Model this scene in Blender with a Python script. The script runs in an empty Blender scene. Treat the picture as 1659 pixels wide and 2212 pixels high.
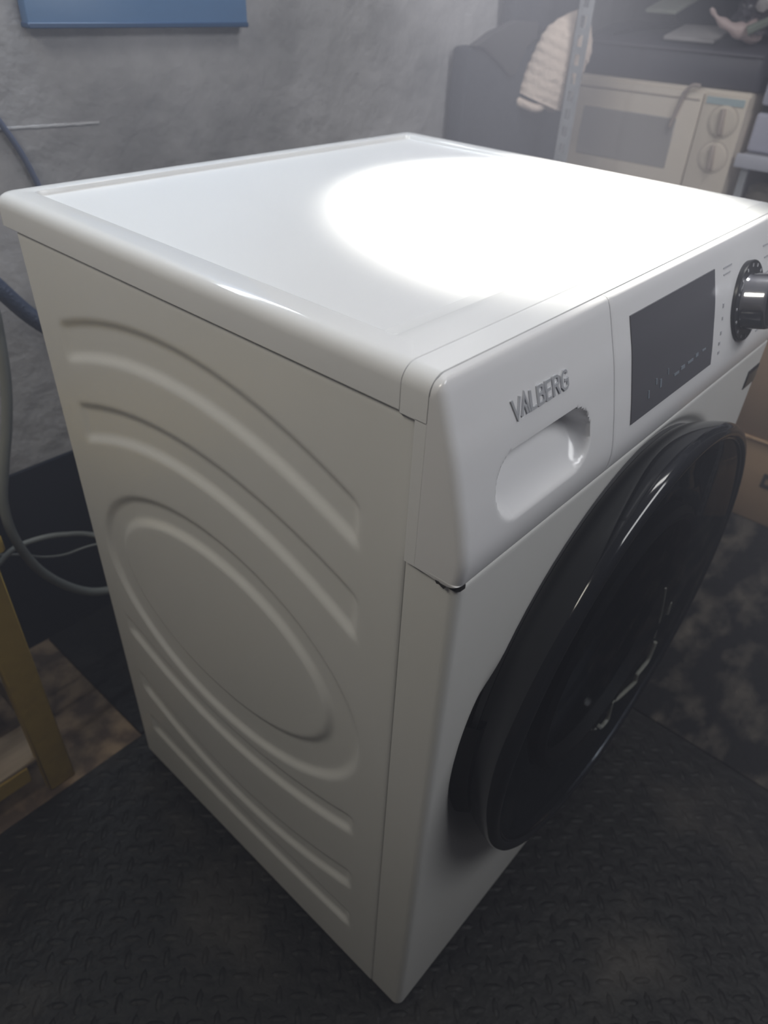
import bpy, bmesh, math, random
from mathutils import Vector, Matrix, noise
PI = math.pi
sc = bpy.context.scene
COL = sc.collection

# ------------------------------------------------------------------ camera
cam_d = bpy.data.cameras.new('camera'); cam = bpy.data.objects.new('camera', cam_d); COL.objects.link(cam)
cam.location = (-0.2895, -0.1789, 1.0222)
cam.rotation_euler = (0.9296, -0.0427, -0.8383)
cam_d.sensor_fit = 'VERTICAL'; cam_d.sensor_height = 36.0
cam_d.lens = 36.0 * 1538.9 / 2212.0
cam_d.clip_start = 0.01
cam_d.dof.use_dof = True; cam_d.dof.focus_distance = 0.52; cam_d.dof.aperture_fstop = 7.5
sc.camera = cam

# ------------------------------------------------------------------ world and lights
w = bpy.data.worlds.new('world'); sc.world = w; w.use_nodes = True
w.node_tree.nodes['Background'].inputs[0].default_value = (0.62, 0.66, 0.75, 1)
w.node_tree.nodes['Background'].inputs[1].default_value = 0.05

# thin haze volume added to stand in for lens flare, lit by the lamps
vs_ = w.node_tree.nodes.new('ShaderNodeVolumeScatter')
vs_.inputs['Color'].default_value = (0.80, 0.82, 1.0, 1); vs_.inputs['Density'].default_value = 0.145; vs_.inputs['Anisotropy'].default_value = 0.35
w.node_tree.links.new(vs_.outputs[0], w.node_tree.nodes['World Output'].inputs['Volume'])

def area(name, loc, target, sx, sy, power, col):
    l = bpy.data.lights.new(name, 'AREA'); l.shape = 'RECTANGLE'; l.size = sx; l.size_y = sy
    l.energy = power; l.color = col
    o = bpy.data.objects.new(name, l); COL.objects.link(o); o.location = loc
    o.rotation_euler = (Vector(target) - Vector(loc)).to_track_quat('-Z', 'Y').to_euler()
    return o
area('ceiling_lamp', (0.55, -0.85, 1.85), (0.3, 0.2, 0.6), 0.9, 0.35, 9.5, (0.92, 0.94, 1.0))
area('ceiling_lamp_warm', (-0.75, 0.35, 1.75), (0.0, 0.4, 0.75), 0.5, 0.3, 5.0, (1.0, 0.96, 0.88))
area('aisle_fill_light', (0.95, 0.0, 2.15), (1.7, 0.4, 0.6), 0.6, 0.3, 7.0, (0.97, 0.97, 1.0))  # added fill light for the shelf and boxes, no such lamp known
area('wall_lamp', (0.20, 0.85, 1.42), (0.2, 0.45, 0.85), 0.5, 0.035, 2.8, (0.78, 0.88, 1.0))
sp = bpy.data.lights.new('spotlight', 'SPOT'); sp.energy = 420; sp.color = (1.0, 0.98, 0.93)
sp.spot_size = math.radians(24); sp.spot_blend = 0.9; sp.shadow_soft_size = 0.02
so = bpy.data.objects.new('spotlight', sp); COL.objects.link(so); so.location = (0.80, 0.72, 1.78)
so.rotation_euler = (Vector((0.395, 0.205, 0.85)) - so.location).to_track_quat('-Z', 'Y').to_euler()

sc.view_settings.view_transform = 'Standard'; sc.view_settings.look = 'None'
sc.view_settings.gamma = 1.0; sc.view_settings.use_curve_mapping = False
sc.view_settings.exposure = 0.27

# ------------------------------------------------------------------ materials
def mat(name, col, rough=0.5, metal=0.0, spec=0.5, nscale=0, ncol=None, namt=0.5, bump=0, bscale=50, coat=0, detail=4, trans=0, alpha=1, nlo=0.35, nhi=0.65, stretch=None, emis=None):
    m = bpy.data.materials.new(name); m.use_nodes = True; nt = m.node_tree
    b = nt.nodes['Principled BSDF']
    b.inputs['Base Color'].default_value = (*col, 1); b.inputs['Roughness'].default_value = rough
    b.inputs['Metallic'].default_value = metal; b.inputs['Specular IOR Level'].default_value = spec
    b.inputs['Coat Weight'].default_value = coat; b.inputs['Coat Roughness'].default_value = 0.05
    b.inputs['Transmission Weight'].default_value = trans; b.inputs['Alpha'].default_value = alpha
    if emis: b.inputs['Emission Color'].default_value = (*emis[:3], 1); b.inputs['Emission Strength'].default_value = emis[3]
    tc = nt.nodes.new('ShaderNodeTexCoord'); src = tc.outputs['Object']
    if stretch:
        mp = nt.nodes.new('ShaderNodeMapping'); mp.inputs['Scale'].default_value = stretch
        nt.links.new(src, mp.inputs['Vector']); src = mp.outputs['Vector']
    if nscale:
        n = nt.nodes.new('ShaderNodeTexNoise'); n.inputs['Scale'].default_value = nscale; n.inputs['Detail'].default_value = detail
        nt.links.new(src, n.inputs['Vector'])
        r = nt.nodes.new('ShaderNodeMapRange'); r.inputs['From Min'].default_value = nlo; r.inputs['From Max'].default_value = nhi
        nt.links.new(n.outputs['Fac'], r.inputs['Value'])
        mx = nt.nodes.new('ShaderNodeMix'); mx.data_type = 'RGBA'
        mx.inputs[6].default_value = (*col, 1); mx.inputs[7].default_value = (*ncol, 1)
        nt.links.new(r.outputs[0], mx.inputs[0]); nt.links.new(mx.outputs[2], b.inputs['Base Color'])
    if bump:
        n2 = nt.nodes.new('ShaderNodeTexNoise'); n2.inputs['Scale'].default_value = bscale; n2.inputs['Detail'].default_value = 6
        nt.links.new(src, n2.inputs['Vector'])
        bp = nt.nodes.new('ShaderNodeBump'); bp.inputs['Strength'].default_value = min(1, bump); bp.inputs['Distance'].default_value = 0.004 * max(1, bump)
        nt.links.new(n2.outputs['Fac'], bp.inputs['Height']); nt.links.new(bp.outputs['Normal'], b.inputs['Normal'])
    return m
M = {}
M['white_metal'] = mat('white_enamel', (0.77, 0.765, 0.75), 0.32, nscale=3, ncol=(0.74, 0.735, 0.71), bump=0.02, bscale=900)
M['white_lid'] = mat('white_lid', (0.74, 0.74, 0.745), 0.45, nscale=3, ncol=(0.72, 0.72, 0.73), bump=0.03, bscale=1200)
M['white_gloss'] = mat('white_gloss_plastic', (0.78, 0.775, 0.785), 0.16, nscale=4, ncol=(0.76, 0.755, 0.77))
M['white_rim'] = mat('white_rim_plastic', (0.79, 0.79, 0.79), 0.09, nscale=4, ncol=(0.77, 0.77, 0.775))
M['grey_gap'] = mat('grey_gap_plastic', (0.3, 0.3, 0.3), 0.7)  # even grey backing for the drawer joint and base tray
M['black_gloss'] = mat('gloss_black_plastic', (0.012, 0.013, 0.016), 0.10, spec=0.5)
M['black_flange'] = mat('wavy_black_flange', (0.016, 0.017, 0.020), 0.06, spec=0.8)
M['black_satin'] = mat('satin_black_plastic', (0.012, 0.012, 0.013), 0.4)
M['gasket'] = mat('grey_rubber_gasket', (0.07, 0.07, 0.075), 0.5)
M['drum'] = mat('drum_steel', (0.45, 0.46, 0.48), 0.3, metal=1.0, nscale=30, ncol=(0.3, 0.3, 0.32))
M['chrome'] = mat('chrome', (0.72, 0.72, 0.74), 0.12, metal=1.0)
M['logo'] = mat('logo_chrome', (0.62, 0.63, 0.66), 0.3, metal=0.4)
M['display'] = mat('smoked_display', (0.115, 0.115, 0.13), 0.12, spec=0.6)
M['display_print'] = mat('pale_display_print', (0.20, 0.23, 0.27), 0.3)
M['dial_ring'] = mat('dark_dial_ring', (0.03, 0.031, 0.035), 0.3)
M['print_grey'] = mat('grey_print', (0.40, 0.40, 0.43), 0.4)
M['chip'] = mat('bare_chipped_edge', (0.02, 0.018, 0.016), 0.8)
M['sticker'] = mat('dark_sticker', (0.055, 0.05, 0.04), 0.3, nscale=25, ncol=(0.13, 0.115, 0.09))
M['plaster'] = mat('rough_grey_plaster', (0.27, 0.265, 0.275), 0.9, spec=0.15, nscale=5, ncol=(0.44, 0.43, 0.445), detail=9, bump=1.3, bscale=28)
M['plaster_warm'] = mat('brown_grey_plaster', (0.11, 0.10, 0.095), 0.9, spec=0.15, nscale=6, ncol=(0.19, 0.16, 0.145), detail=9, bump=2.0, bscale=22)
M['navy'] = mat('navy_black_paint', (0.010, 0.014, 0.026), 0.7, spec=0.2, nscale=9, ncol=(0.013, 0.016, 0.024))
M['slate'] = mat('brown_stone_floor', (0.11, 0.075, 0.055), 0.8, spec=0.2, nscale=28, ncol=(0.30, 0.21, 0.135), detail=10, bump=1, bscale=30, nlo=0.38, nhi=0.62)
M['mat'] = mat('black_rubber', (0.006, 0.006, 0.006), 0.5, spec=0.24, nscale=7, ncol=(0.045, 0.040, 0.035), detail=10, nlo=0.52, nhi=0.75, bump=0.8, bscale=60)
M['mat_dusty'] = mat('dusty_black_rubber', (0.010, 0.010, 0.011), 0.75, spec=0.12, nscale=10, ncol=(0.13, 0.113, 0.095), detail=12, nlo=0.46, nhi=0.74, bump=1.0, bscale=50, stretch=(1, 1.8, 1))
M['blue_panel'] = mat('glossy_blue_panel', (0.10, 0.20, 0.38), 0.25, nscale=2, ncol=(0.12, 0.23, 0.42))
M['hose_grey'] = mat('grey_hose_rubber', (0.22, 0.23, 0.22), 0.45)
M['hose_blue'] = mat('blue_braided_hose', (0.05, 0.065, 0.11), 0.4, bump=0.5, bscale=300)
M['cable_blue'] = mat('blue_grey_cable', (0.11, 0.13, 0.20), 0.5)
M['yellow_paint'] = mat('worn_yellow_paint', (0.40, 0.27, 0.05), 0.6, nscale=14, ncol=(0.26, 0.17, 0.04), detail=8, nlo=0.55, nhi=0.72, bump=0.4, bscale=40)
M['bare_wood'] = mat('bare_pale_wood', (0.42, 0.33, 0.24), 0.75, nscale=5, ncol=(0.30, 0.23, 0.16), stretch=(1, 12, 12))
M['micro_cream'] = mat('cream_microwave_plastic', (0.70, 0.62, 0.54), 0.45, nscale=6, ncol=(0.66, 0.58, 0.51))
M['micro_window'] = mat('grey_microwave_window', (0.33, 0.31, 0.31), 0.35)
M['micro_blue'] = mat('pale_blue_strip', (0.42, 0.52, 0.56), 0.5)
M['micro_line'] = mat('microwave_seam', (0.40, 0.34, 0.31), 0.6)
M['galv'] = mat('galvanised_steel', (0.48, 0.49, 0.52), 0.45, metal=0.4, nscale=30, ncol=(0.38, 0.39, 0.42))
M['shelf_board'] = mat('grey_shelf_board', (0.30, 0.30, 0.33), 0.5)
M['black_fabric'] = mat('black_fabric', (0.030, 0.034, 0.044), 0.85, spec=0.2, nscale=8, ncol=(0.042, 0.045, 0.055), bump=0.8, bscale=40)
M['grey_fabric'] = mat('charcoal_lining', (0.065, 0.062, 0.065), 0.85, spec=0.2)
M['case'] = mat('charcoal_case', (0.07, 0.068, 0.09), 0.5, nscale=5, ncol=(0.085, 0.08, 0.10))
M['case_piping'] = mat('grey_piping', (0.12, 0.115, 0.14), 0.5)
M['fleece'] = mat('beige_fleece', (0.74, 0.62, 0.55), 0.9, spec=0.1, nscale=12, ncol=(0.66, 0.55, 0.49), bump=1.0, bscale=80)
M['paper'] = mat('pale_paper', (0.55, 0.52, 0.54), 0.7)
M['paper_green'] = mat('pale_green_card', (0.45, 0.48, 0.43), 0.7)
M['pink_film'] = mat('pink_beige_film', (0.62, 0.48, 0.48), 0.35)
M['box_plastic'] = mat('pale_blue_plastic', (0.50, 0.50, 0.62), 0.35)
M['card'] = mat('brown_cardboard', (0.46, 0.31, 0.19), 0.8, spec=0.15, nscale=3, ncol=(0.42, 0.285, 0.175), stretch=(1, 1, 6))
M['card_dark'] = mat('darker_cardboard', (0.36, 0.25, 0.17), 0.8, spec=0.15)
M['ink'] = mat('black_ink', (0.04, 0.036, 0.032), 0.7)
M['ceiling'] = mat('grey_ceiling', (0.32, 0.32, 0.34), 0.9)

def sheer(name, tint, t_amt, gloss_rough=0.04, bump=0):
    m = bpy.data.materials.new(name); m.use_nodes = True; nt = m.node_tree
    for n in list(nt.nodes): nt.nodes.remove(n)
    out = nt.nodes.new('ShaderNodeOutputMaterial'); tr = nt.nodes.new('ShaderNodeBsdfTransparent'); tr.inputs[0].default_value = (*tint, 1)
    pb = nt.nodes.new('ShaderNodeBsdfPrincipled'); pb.inputs['Base Color'].default_value = (0.012, 0.013, 0.016, 1); pb.inputs['Roughness'].default_value = gloss_rough
    pb.inputs['Specular IOR Level'].default_value = 0.6
    mx = nt.nodes.new('ShaderNodeMixShader'); mx.inputs[0].default_value = 1 - t_amt
    nt.links.new(tr.outputs[0], mx.inputs[1]); nt.links.new(pb.outputs[0], mx.inputs[2]); nt.links.new(mx.outputs[0], out.inputs[0])
    if bump:
        tc = nt.nodes.new('ShaderNodeTexCoord'); n2 = nt.nodes.new('ShaderNodeTexNoise'); n2.inputs['Scale'].default_value = 14
        bp = nt.nodes.new('ShaderNodeBump'); bp.inputs['Strength'].default_value = bump; bp.inputs['Distance'].default_value = 0.01
        nt.links.new(tc.outputs['Object'], n2.inputs['Vector']); nt.links.new(n2.outputs['Fac'], bp.inputs['Height']); nt.links.new(bp.outputs[0], pb.inputs['Normal'])
    return m
M['door_glass'] = sheer('smoked_door_glass', (0.72, 0.75, 0.78), 0.72)
M['bowl_glass'] = sheer('glass_bowl', (0.9, 0.92, 0.95), 0.8, 0.03)
M['film'] = sheer('clear_film', (0.9, 0.9, 0.92), 0.45, 0.12)
M['film'].node_tree.nodes['Principled BSDF'].inputs['Base Color'].default_value = (0.16, 0.15, 0.18, 1)

# ------------------------------------------------------------------ helpers
ROOT = {}
def thing(name, label, cat, loc=(0, 0, 0), group=None):
    o = bpy.data.objects.new(name, None); COL.objects.link(o); o.location = loc; o.empty_display_size = 0.05
    o['label'] = label; o['category'] = cat
    if group: o['group'] = group
    ROOT[o.name] = Vector(loc)
    return o
OFF = {}
def obj(name, verts, faces, material, parent=None, smooth=True, angle=40, label=None, kind=None, origin=None):
    """mesh given in world coordinates, stored relative to the thing's base"""
    off = Vector((0, 0, 0))
    if parent is not None:
        off = OFF.get(parent.name, ROOT.get(parent.name, Vector((0, 0, 0))))
    if origin is not None and parent is None: off = Vector(origin)
    me = bpy.data.meshes.new(name)
    me.from_pydata([tuple(Vector(v) - off) for v in verts], [], faces)
    bm = bmesh.new(); bm.from_mesh(me); bmesh.ops.recalc_face_normals(bm, faces=bm.faces); bm.to_mesh(me); bm.free()
    if smooth:
        me.shade_smooth(); me.set_sharp_from_angle(angle=math.radians(angle))
    me.materials.append(material)
    o = bpy.data.objects.new(name, me); COL.objects.link(o)
    if parent is not None:
        o.parent = parent; OFF[o.name] = off
    elif origin is not None:
        o.location = origin; OFF[o.name] = off
    if label: o['label'] = label
    if kind: o['kind'] = kind
    return o
def tag(o, label, cat, group=None):
    o['label'] = label; o['category'] = cat
    if group: o['group'] = group
    return o
def merge(*parts):
    V = []; F = []
    for v, f in parts:
        n = len(V); V += list(v); F += [tuple(i + n for i in q) for q in f]
    return V, F
def box(x0, x1, y0, y1, z0, z1, bev=0.0, seg=2, rot=None):
    bm = bmesh.new(); bmesh.ops.create_cube(bm, size=1)
    for v in bm.verts: v.co = Vector(((v.co.x + .5) * (x1 - x0) + x0, (v.co.y + .5) * (y1 - y0) + y0, (v.co.z + .5) * (z1 - z0) + z0))
    if bev: bmesh.ops.bevel(bm, geom=list(bm.edges), offset=bev, segments=seg, affect='EDGES', profile=0.5)
    if rot:
        c = Vector(((x0 + x1) / 2, (y0 + y1) / 2, (z0 + z1) / 2))
        for v in bm.verts: v.co = rot @ (v.co - c) + c
    bm.verts.index_update()
    r = [tuple(v.co) for v in bm.verts], [tuple(v.index for v in f.verts) for f in bm.faces]; bm.free(); return r
def grid(rows):
    n = len(rows[0]); V = [p for r in rows for p in r]; F = []
    for i in range(len(rows) - 1):
        for j in range(n - 1):
            F.append((i * n + j, i * n + j + 1, (i + 1) * n + j + 1, (i + 1) * n + j))
    return V, F
def loops(ls, cap0=False, cap1=False):
    n = len(ls[0]); V = [p for r in ls for p in r]; F = []
    for i in range(len(ls) - 1):
        for j in range(n):
            k = (j + 1) % n
            F.append((i * n + j, i * n + k, (i + 1) * n + k, (i + 1) * n + j))
    if cap0: F.append(tuple(range(n - 1, -1, -1)))
    if cap1: F.append(tuple(range((len(ls) - 1) * n, len(ls) * n)))
    return V, F
def lathe_y(cx, cz, prof, n=96, close_last=False, a0=0, a1=2 * PI):
    full = abs(a1 - a0 - 2 * PI) < 1e-6
    ls = []
    for r, y in prof:
        ls.append([(cx + r * math.cos(a0 + (a1 - a0) * i / (n if full else n - 1)), y, cz + r * math.sin(a0 + (a1 - a0) * i / (n if full else n - 1))) for i in range(n)])
    return loops(ls, cap1=close_last) if full else grid(ls)
def catmull(pts, n=8):
    P = [Vector(p) for p in pts]; P = [2 * P[0] - P[1]] + P + [2 * P[-1] - P[-2]]; out = []
    for i in range(1, len(P) - 2):
        for k in range(n):
            t = k / n
            out.append(0.5 * ((2 * P[i]) + (-P[i - 1] + P[i + 1]) * t + (2 * P[i - 1] - 5 * P[i] + 4 * P[i + 1] - P[i + 2]) * t * t + (-P[i - 1] + 3 * P[i] - 3 * P[i + 1] + P[i + 2]) * t ** 3))
    out.append(P[-2]); return out
def tube(pts, r, n=12, sub=8, rf=None):
    P = catmull(pts, sub); ls = []
    up = Vector((0.1, 0.2, 1)).normalized()
    for i, p in enumerate(P):
        t = (P[min(i + 1, len(P) - 1)] - P[max(i - 1, 0)]).normalized()
        s = t.cross(up).normalized(); u2 = s.cross(t).normalized(); up = u2
        rr = rf(i / (len(P) - 1)) if rf else r
        ls.append([tuple(p + rr * (math.cos(2 * PI * k / n) * s + math.sin(2 * PI * k / n) * u2)) for k in range(n)])
    return loops(ls, True, True)
def sst(a, b, x):
    t = min(1, max(0, (x - a) / (b - a))); return t * t * (3 - 2 * t)

# ------------------------------------------------------------------ the room
def struct(name, vf, m, **k):
    return obj(name, vf[0], vf[1], m, smooth=False, kind='structure', **k)
struct('floor', box(-1.9, 2.3, -1.9, 0.95, -0.10, -0.006), M['slate'])
wb = struct('wall_back', box(-1.9, 2.3, 0.90, 1.0, -0.1, 2.4), M['plaster'])
struct('baseboard_back', box(-1.89, 2.29, 0.892, 0.899, -0.006, 0.352), M['navy'])
struct('wall_right', box(2.2, 2.3, -1.9, 0.9, -0.1, 2.4), M['plaster_warm'])
struct('wall_left', box(-1.9, -1.8, -1.9, 0.9, -0.1, 2.4), M['plaster_warm'])
struct('wall_front', box(-1.9, 2.3, -2.0, -1.9, -0.1, 2.4), M['plaster_warm'])
struct('ceiling', box(-1.9, 2.3, -1.9, 0.9, 2.3, 2.4), M['ceiling'])

# rubber mats: raised tread bars are relief, joined into one piece
def rubber_mat(label, x0, x1, y0, y1, m, tx0, tx1, ty0, ty1, hole=None):
    t = thing('rubber_mat', label, 'mat', (x0, y0, -0.006), 'black rubber floor mats')
    obj('mat_sheet', *box(x0, x1, y0, y1, -0.0059, 0.0, 0.0012, 1), m, t, smooth=False)
    V = []; F = []; p = 0.0245
    q2 = math.sqrt(0.5); N = int(1.6 * max(abs(tx0), abs(tx1), abs(ty0), abs(ty1)) / p) + 2
    for i in range(-N, N):
        for j in range(-N, N):
            cx = (i - j) * p * q2; cy = (i + j) * p * q2
            if not (tx0 < cx < tx1 and ty0 < cy < ty1): continue
            if hole and hole[0] < cx < hole[1] and hole[2] < cy < hole[3]: continue
            a = PI / 4 if (i + j) % 2 else -PI / 4
            c, s = math.cos(a), math.sin(a); n = len(V)
            L, W2, H = 0.0130, 0.0040, 0.0021
            for u, v, z in ((-L, 0, 0), (-L * .5, -W2, 0), (L * .5, -W2, 0), (L, 0, 0), (L * .5, W2, 0), (-L * .5, W2, 0), (-L * .6, 0, H), (L * .6, 0, H)):
                V.append((cx + u * c - v * s, cy + u * s + v * c, z))
            for f in ((0, 1, 6), (1, 2, 7, 6), (2, 3, 7), (3, 4, 7), (4, 5, 6, 7), (5, 0, 6)): F.append(tuple(q + n for q in f))
    obj('tread_pattern', V, F, m, t, smooth=True, angle=60, kind='stuff')
    return t
rubber_mat('black checker-tread rubber mat under the white washing machine and in front of the yellow stool', -1.7, 0.64, -1.7, 0.576, M['mat'], -0.75, 0.62, -0.6, 0.56, (0.02, 0.58, 0.04, 0.53))
rubber_mat('dusty worn black rubber mat right of the washing machine, under the cardboard boxes', 0.643, 2.19, -1.7, 0.89, M['mat_dusty'], 0.665, 1.34, -0.5, 0.3)  # dusty; the tone step at its seam also paints the machine's shadow edge
rubber_mat('plain black sheet on the floor filling the gap behind the washing machine, against the navy skirting', 0.012, 0.64, 0.579, 0.888, M['mat'], 0.03, 0.05, 0.6, 0.62)  # plain black floor piece behind the machine, darker than the stone floor

# blue panel on the wall
t = thing('blue_panel', 'glossy blue panel hung on the grey plaster wall, top left', 'panel', (0.40, 0.89, 0.958))
obj('panel_sheet', *box(0.221, 0.573, 0.880, 0.8985, 0.958, 1.38, 0.002, 2), M['blue_panel'], t)
obj('bottom_trim', *box(0.220, 0.574, 0.8785, 0.8995, 0.954, 0.9605, 0.0012, 1), mat('dark_blue_trim', (0.03, 0.07, 0.15), 0.4), t, label='darker blue bottom edge')

# pale scratch line in the wall plaster
V = []; F = []
for i in range(24):
    x = 0.155 + i * 0.0065; z = 0.8435 - i * 0.00016 + 0.0008 * noise.noise(Vector((i * 1.7, 0, 0))); h = 0.0012 + 0.0008 * noise.noise(Vector((i * 2.1, 5, 0)))
    V += [(x, 0.8985, z - h), (x, 0.8985, z + h), (x, 0.8999, z + h * 1.5), (x, 0.8999, z - h * 1.5)]
    if i: 
        n = (i - 1) * 4
        for a, b in ((0, 1), (1, 2), (3, 0)): F.append((n + a, n + b, n + 4 + b, n + 4 + a))
obj('trim_1', V, F, mat('pale_mortar', (0.48, 0.48, 0.50), 0.9), kind='structure')

# ------------------------------------------------------------------ washing machine
W = 0.595; XL = -0.0035; XR = W + 0.0035; HT = 0.85
wm = thing('washing_machine', 'white front-loading washing machine with black porthole door, standing on the rubber mat', 'washing machine', (0.2975, 0.28, 0.0))

def ell(dy, dz, a, b):
    f = math.sqrt((dy / a) ** 2 + (dz / b) ** 2)
    if f < 1e-6: return -b
    g = math.sqrt((dy / a ** 2) ** 2 + (dz / b ** 2) ** 2) / f
    return (f - 1) / g
ARCS = [(0.784, -1.05, 0.738, -1.05), (0.694, -1.0, 0.652, -1.25)]
LOWS = [(0.303, 1.0, 0.266, 1.05), (0.188, 1.1, 0.148, 1.1), (0.128, 0.25, 0.088, 0.25)]
def stamp(y, z):
    d = 0
    w_ = 0.011
    so_ = -ell(y - 0.290, z - 0.459, 0.212, 0.145); si = ell(y - 0.290, z - 0.468, 0.165, 0.098)
    d = max(d, sst(0, w_, so_) * sst(0, w_, si))
    for zt, kt, zb, kb in ARCS:
        u = (y - 0.300) ** 2
        d = max(d, sst(0, w_, (zt + kt * u) - z) * sst(0, w_, z - (zb + kb * u)) * sst(0.084, 0.098, y) * (1 - sst(0.478, 0.494, y)))
    for zt, kt, zb, kb in LOWS:
        u = (y - 0.290) ** 2
        d = max(d, sst(0, w_, (zt + kt * u) - z) * sst(0, w_, z - (zb + kb * u)) * sst(0.082, 0.096, y) * (1 - sst(0.486, 0.500, y)))
    return d
def side_panel(sign, label=None):
    X = 0.0 if sign > 0 else W
    ys = [0.0445, 0.045, 0.0455, 0.047] + [0.050 + 0.003 * i for i in range(160)] + [0.5305, 0.532]
    zs = [0.018, 0.0195] + [0.022 + 0.003 * i for i in range(265)] + [0.8165, 0.8185, 0.8195, 0.820]
    rows = []
    for z in zs:
        r = [(X + sign * 0.012, 0.0445, z)]
        for y in ys:
            e = min(y - 0.0445, 0.820 - z); rnd = 0.0015 * (1 - min(1, e / 0.003)) ** 2
            bot = 0.0; 
            r.append((X + sign * (0.0045 * stamp(y, z) + rnd + bot), y, z))
        r.append((X + sign * 0.012, 0.532, z)); rows.append(r)
    V, F = grid(rows)
    return obj('side_panel', V, F, M['white_metal'], wm, angle=50, label=label)
side_panel(1, 'near side panel stamped with ribs and a large oval')
side_panel(-1)
obj('back_panel', *box(0.004, W - 0.004, 0.520, 0.5315, 0.02, 0.819, 0.002, 1), M['white_metal'], wm)
obj('base_tray', *box(0.008, W - 0.008, 0.02, 0.525, 0.0185, 0.024), M['grey_gap'], wm)
for fx in (0.05, W - 0.05):
    for fy_ in (0.06, 0.48):
        V, F = loops([[(fx + r * math.cos(a * PI / 8), fy_ + r * math.sin(a * PI / 8), z) for a in range(16)] for r, z in ((0.018, 0.0), (0.020, 0.003), (0.020, 0.008), (0.010, 0.010), (0.010, 0.0190))], True, True)
        obj('foot', V, F, M['black_satin'], wm)

# control fascia profile (y, z) from its lower lip, over the bulge, to the top edge
PROF = catmull([(0.026, 0.7135, 0), (0.008, 0.7130, 0), (0.0005, 0.7140, 0), (-0.0025, 0.7185, 0), (-0.0036, 0.7350, 0), (0.0008, 0.7590, 0), (0.0062, 0.7810, 0), (0.0120, 0.8030, 0), (0.0180, 0.8210, 0), (0.0235, 0.8370, 0), (0.0262, 0.8440, 0), (0.0288, 0.8482, 0), (0.0330, 0.8500, 0)], 12)
PROF = [(p.x, p.y) for p in PROF]
def fy(z):
    best = None
    for (ya, za), (yb, zb) in zip(PROF, PROF[1:]):
        if za <= z <= zb and za < zb and za > 0.7145: return ya + (yb - ya) * (z - za) / (zb - za)
    return PROF[-1][0] if z > 0.84 else -0.003
def pocket(x, z):
    R = 0.0225; xa, xb, zc = 0.0565, 0.1305, 0.7665
    dx = max(xa - x, 0, x - xb); dist = math.hypot(dx, z - zc)
    if dist >= R + 0.0025: return 0.0
    if dist >= R: return 0.0006 * (1 - (dist - R) / 0.0025) ** 2
    q = dist / R
    return 0.0006 + (0.008 + 0.026 * ((z - zc + R) / (2 * R)) ** 1.2) * (1 - q ** 6) ** 0.85
def fascia(name, xa, xb, dent=False, lend=True, rend=True):
    """lend / rend: rounded outer end"""
    Rp = 0.007; Rt = 0.012
    offs = [Rp * (1 - math.cos(PI / 2 * i / 6)) for i in range(7)]; offs2 = [0.0085, 0.0105, 0.0125]
    st = ([xa + o for o in offs + offs2] if lend else [xa, xa + 0.0003, xa + 0.0008]) 
    en = ([xb - o for o in offs + offs2][::-1] if rend else [xb - 0.0008, xb - 0.0003, xb])
    n = int((en[0] - st[-1]) / (0.0015 if dent else 0.006)); mid = [st[-1] + (en[0] - st[-1]) * (i + 1) / (n + 1) for i in range(n)]
    cols = []
    for x in st + mid + en:
        col = []
        dl = x - xa if lend else 1; dr = xb - x if rend else 1; d = min(dl, dr)
        yo = Rp - math.sqrt(max(0, Rp ** 2 - (Rp - d) ** 2)) if d < Rp else 0
        zl = HT - (Rt - math.sqrt(max(0, Rt ** 2 - (Rt - d) ** 2))) if d < Rt else HT
        if not lend and x - xa < 0.0006: yo += 0.0006 - (x - xa)
        if not rend and xb - x < 0.0006: yo += 0.0006 - (xb - x)
        for y, z in PROF:
            yy = y + yo * (1 if z > 0.716 else 0.5)
            if dent and 0.716 < z < 0.845: yy += pocket(x, z)
            col.append((x, min(yy, 0.0336) if not (dent and pocket(x, z)) else yy, min(z, zl)))
        cols.append(col)
    back0 = [(cols[0][0][0], 0.0339, p[2]) for p in cols[0]]
    back1 = [(cols[-1][0][0], 0.0339, p[2]) for p in cols[-1]]
    V, F = grid([back0] + cols + [back1])
    return obj(name, V, F, M['white_gloss'], wm, angle=55)
drawer = fascia('detergent_drawer', XL, 0.1898, dent=True, rend=False)
panel = fascia('control_panel', 0.1905, XR, lend=False)
# frame behind the fascia: top strip and side legs
def arch(x0, x1, z0, r, inset=0):
    pts = [(x0, z0), (x0, HT - r)] + [(x0 + r * (1 - math.cos(a)), HT - r + r * math.sin(a)) for a in [PI / 2 * i / 8 for i in range(1, 9)]]
    return pts + [(x1 - (x - x0), z) for x, z in pts[::-1]]
A = arch(XL, XR, 0.8215, 0.012)
rows = [[(x, y, z) for x, z in A] for y in (0.0342, 0.0546)]
top = grid(rows)
# bevelled front/back lips so that the joints read as fine lines
def lip(y0, y1, z0):
    a = arch(XL, XR, z0, 0.012); b = arch(XL + 0.0006, XR - 0.0006, z0, 0.012); b = [(x, z - 0.0006) for x, z in b]
    c = arch(XL + 0.004, XR - 0.004, z0, 0.012); c = [(x, z - 0.004) for x, z in c]
    f = lambda s, y: [(x, y, z) for x, z in s]
    return grid([f(c, y0), f(b, y0), f(a, y0 + 0.0004), f(a, y1 - 0.0004), f(b, y1), f(c, y1)])
frame_o = obj('console_frame', *merge(lip(0.0340, 0.0550, 0.8202), box(XL, 0.006, 0.0340, 0.0428, 0.7135, 0.8206), box(W - 0.006, XR, 0.0340, 0.0428, 0.7135, 0.8206), box(0.01, W - 0.01, 0.036, 0.042, 0.70, 0.84)), M['white_rim'], wm, angle=45)
obj('drawer_gap', *box(0.186, 0.194, 0.0325, 0.0345, 0.714, 0.846), M['grey_gap'], wm)
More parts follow.
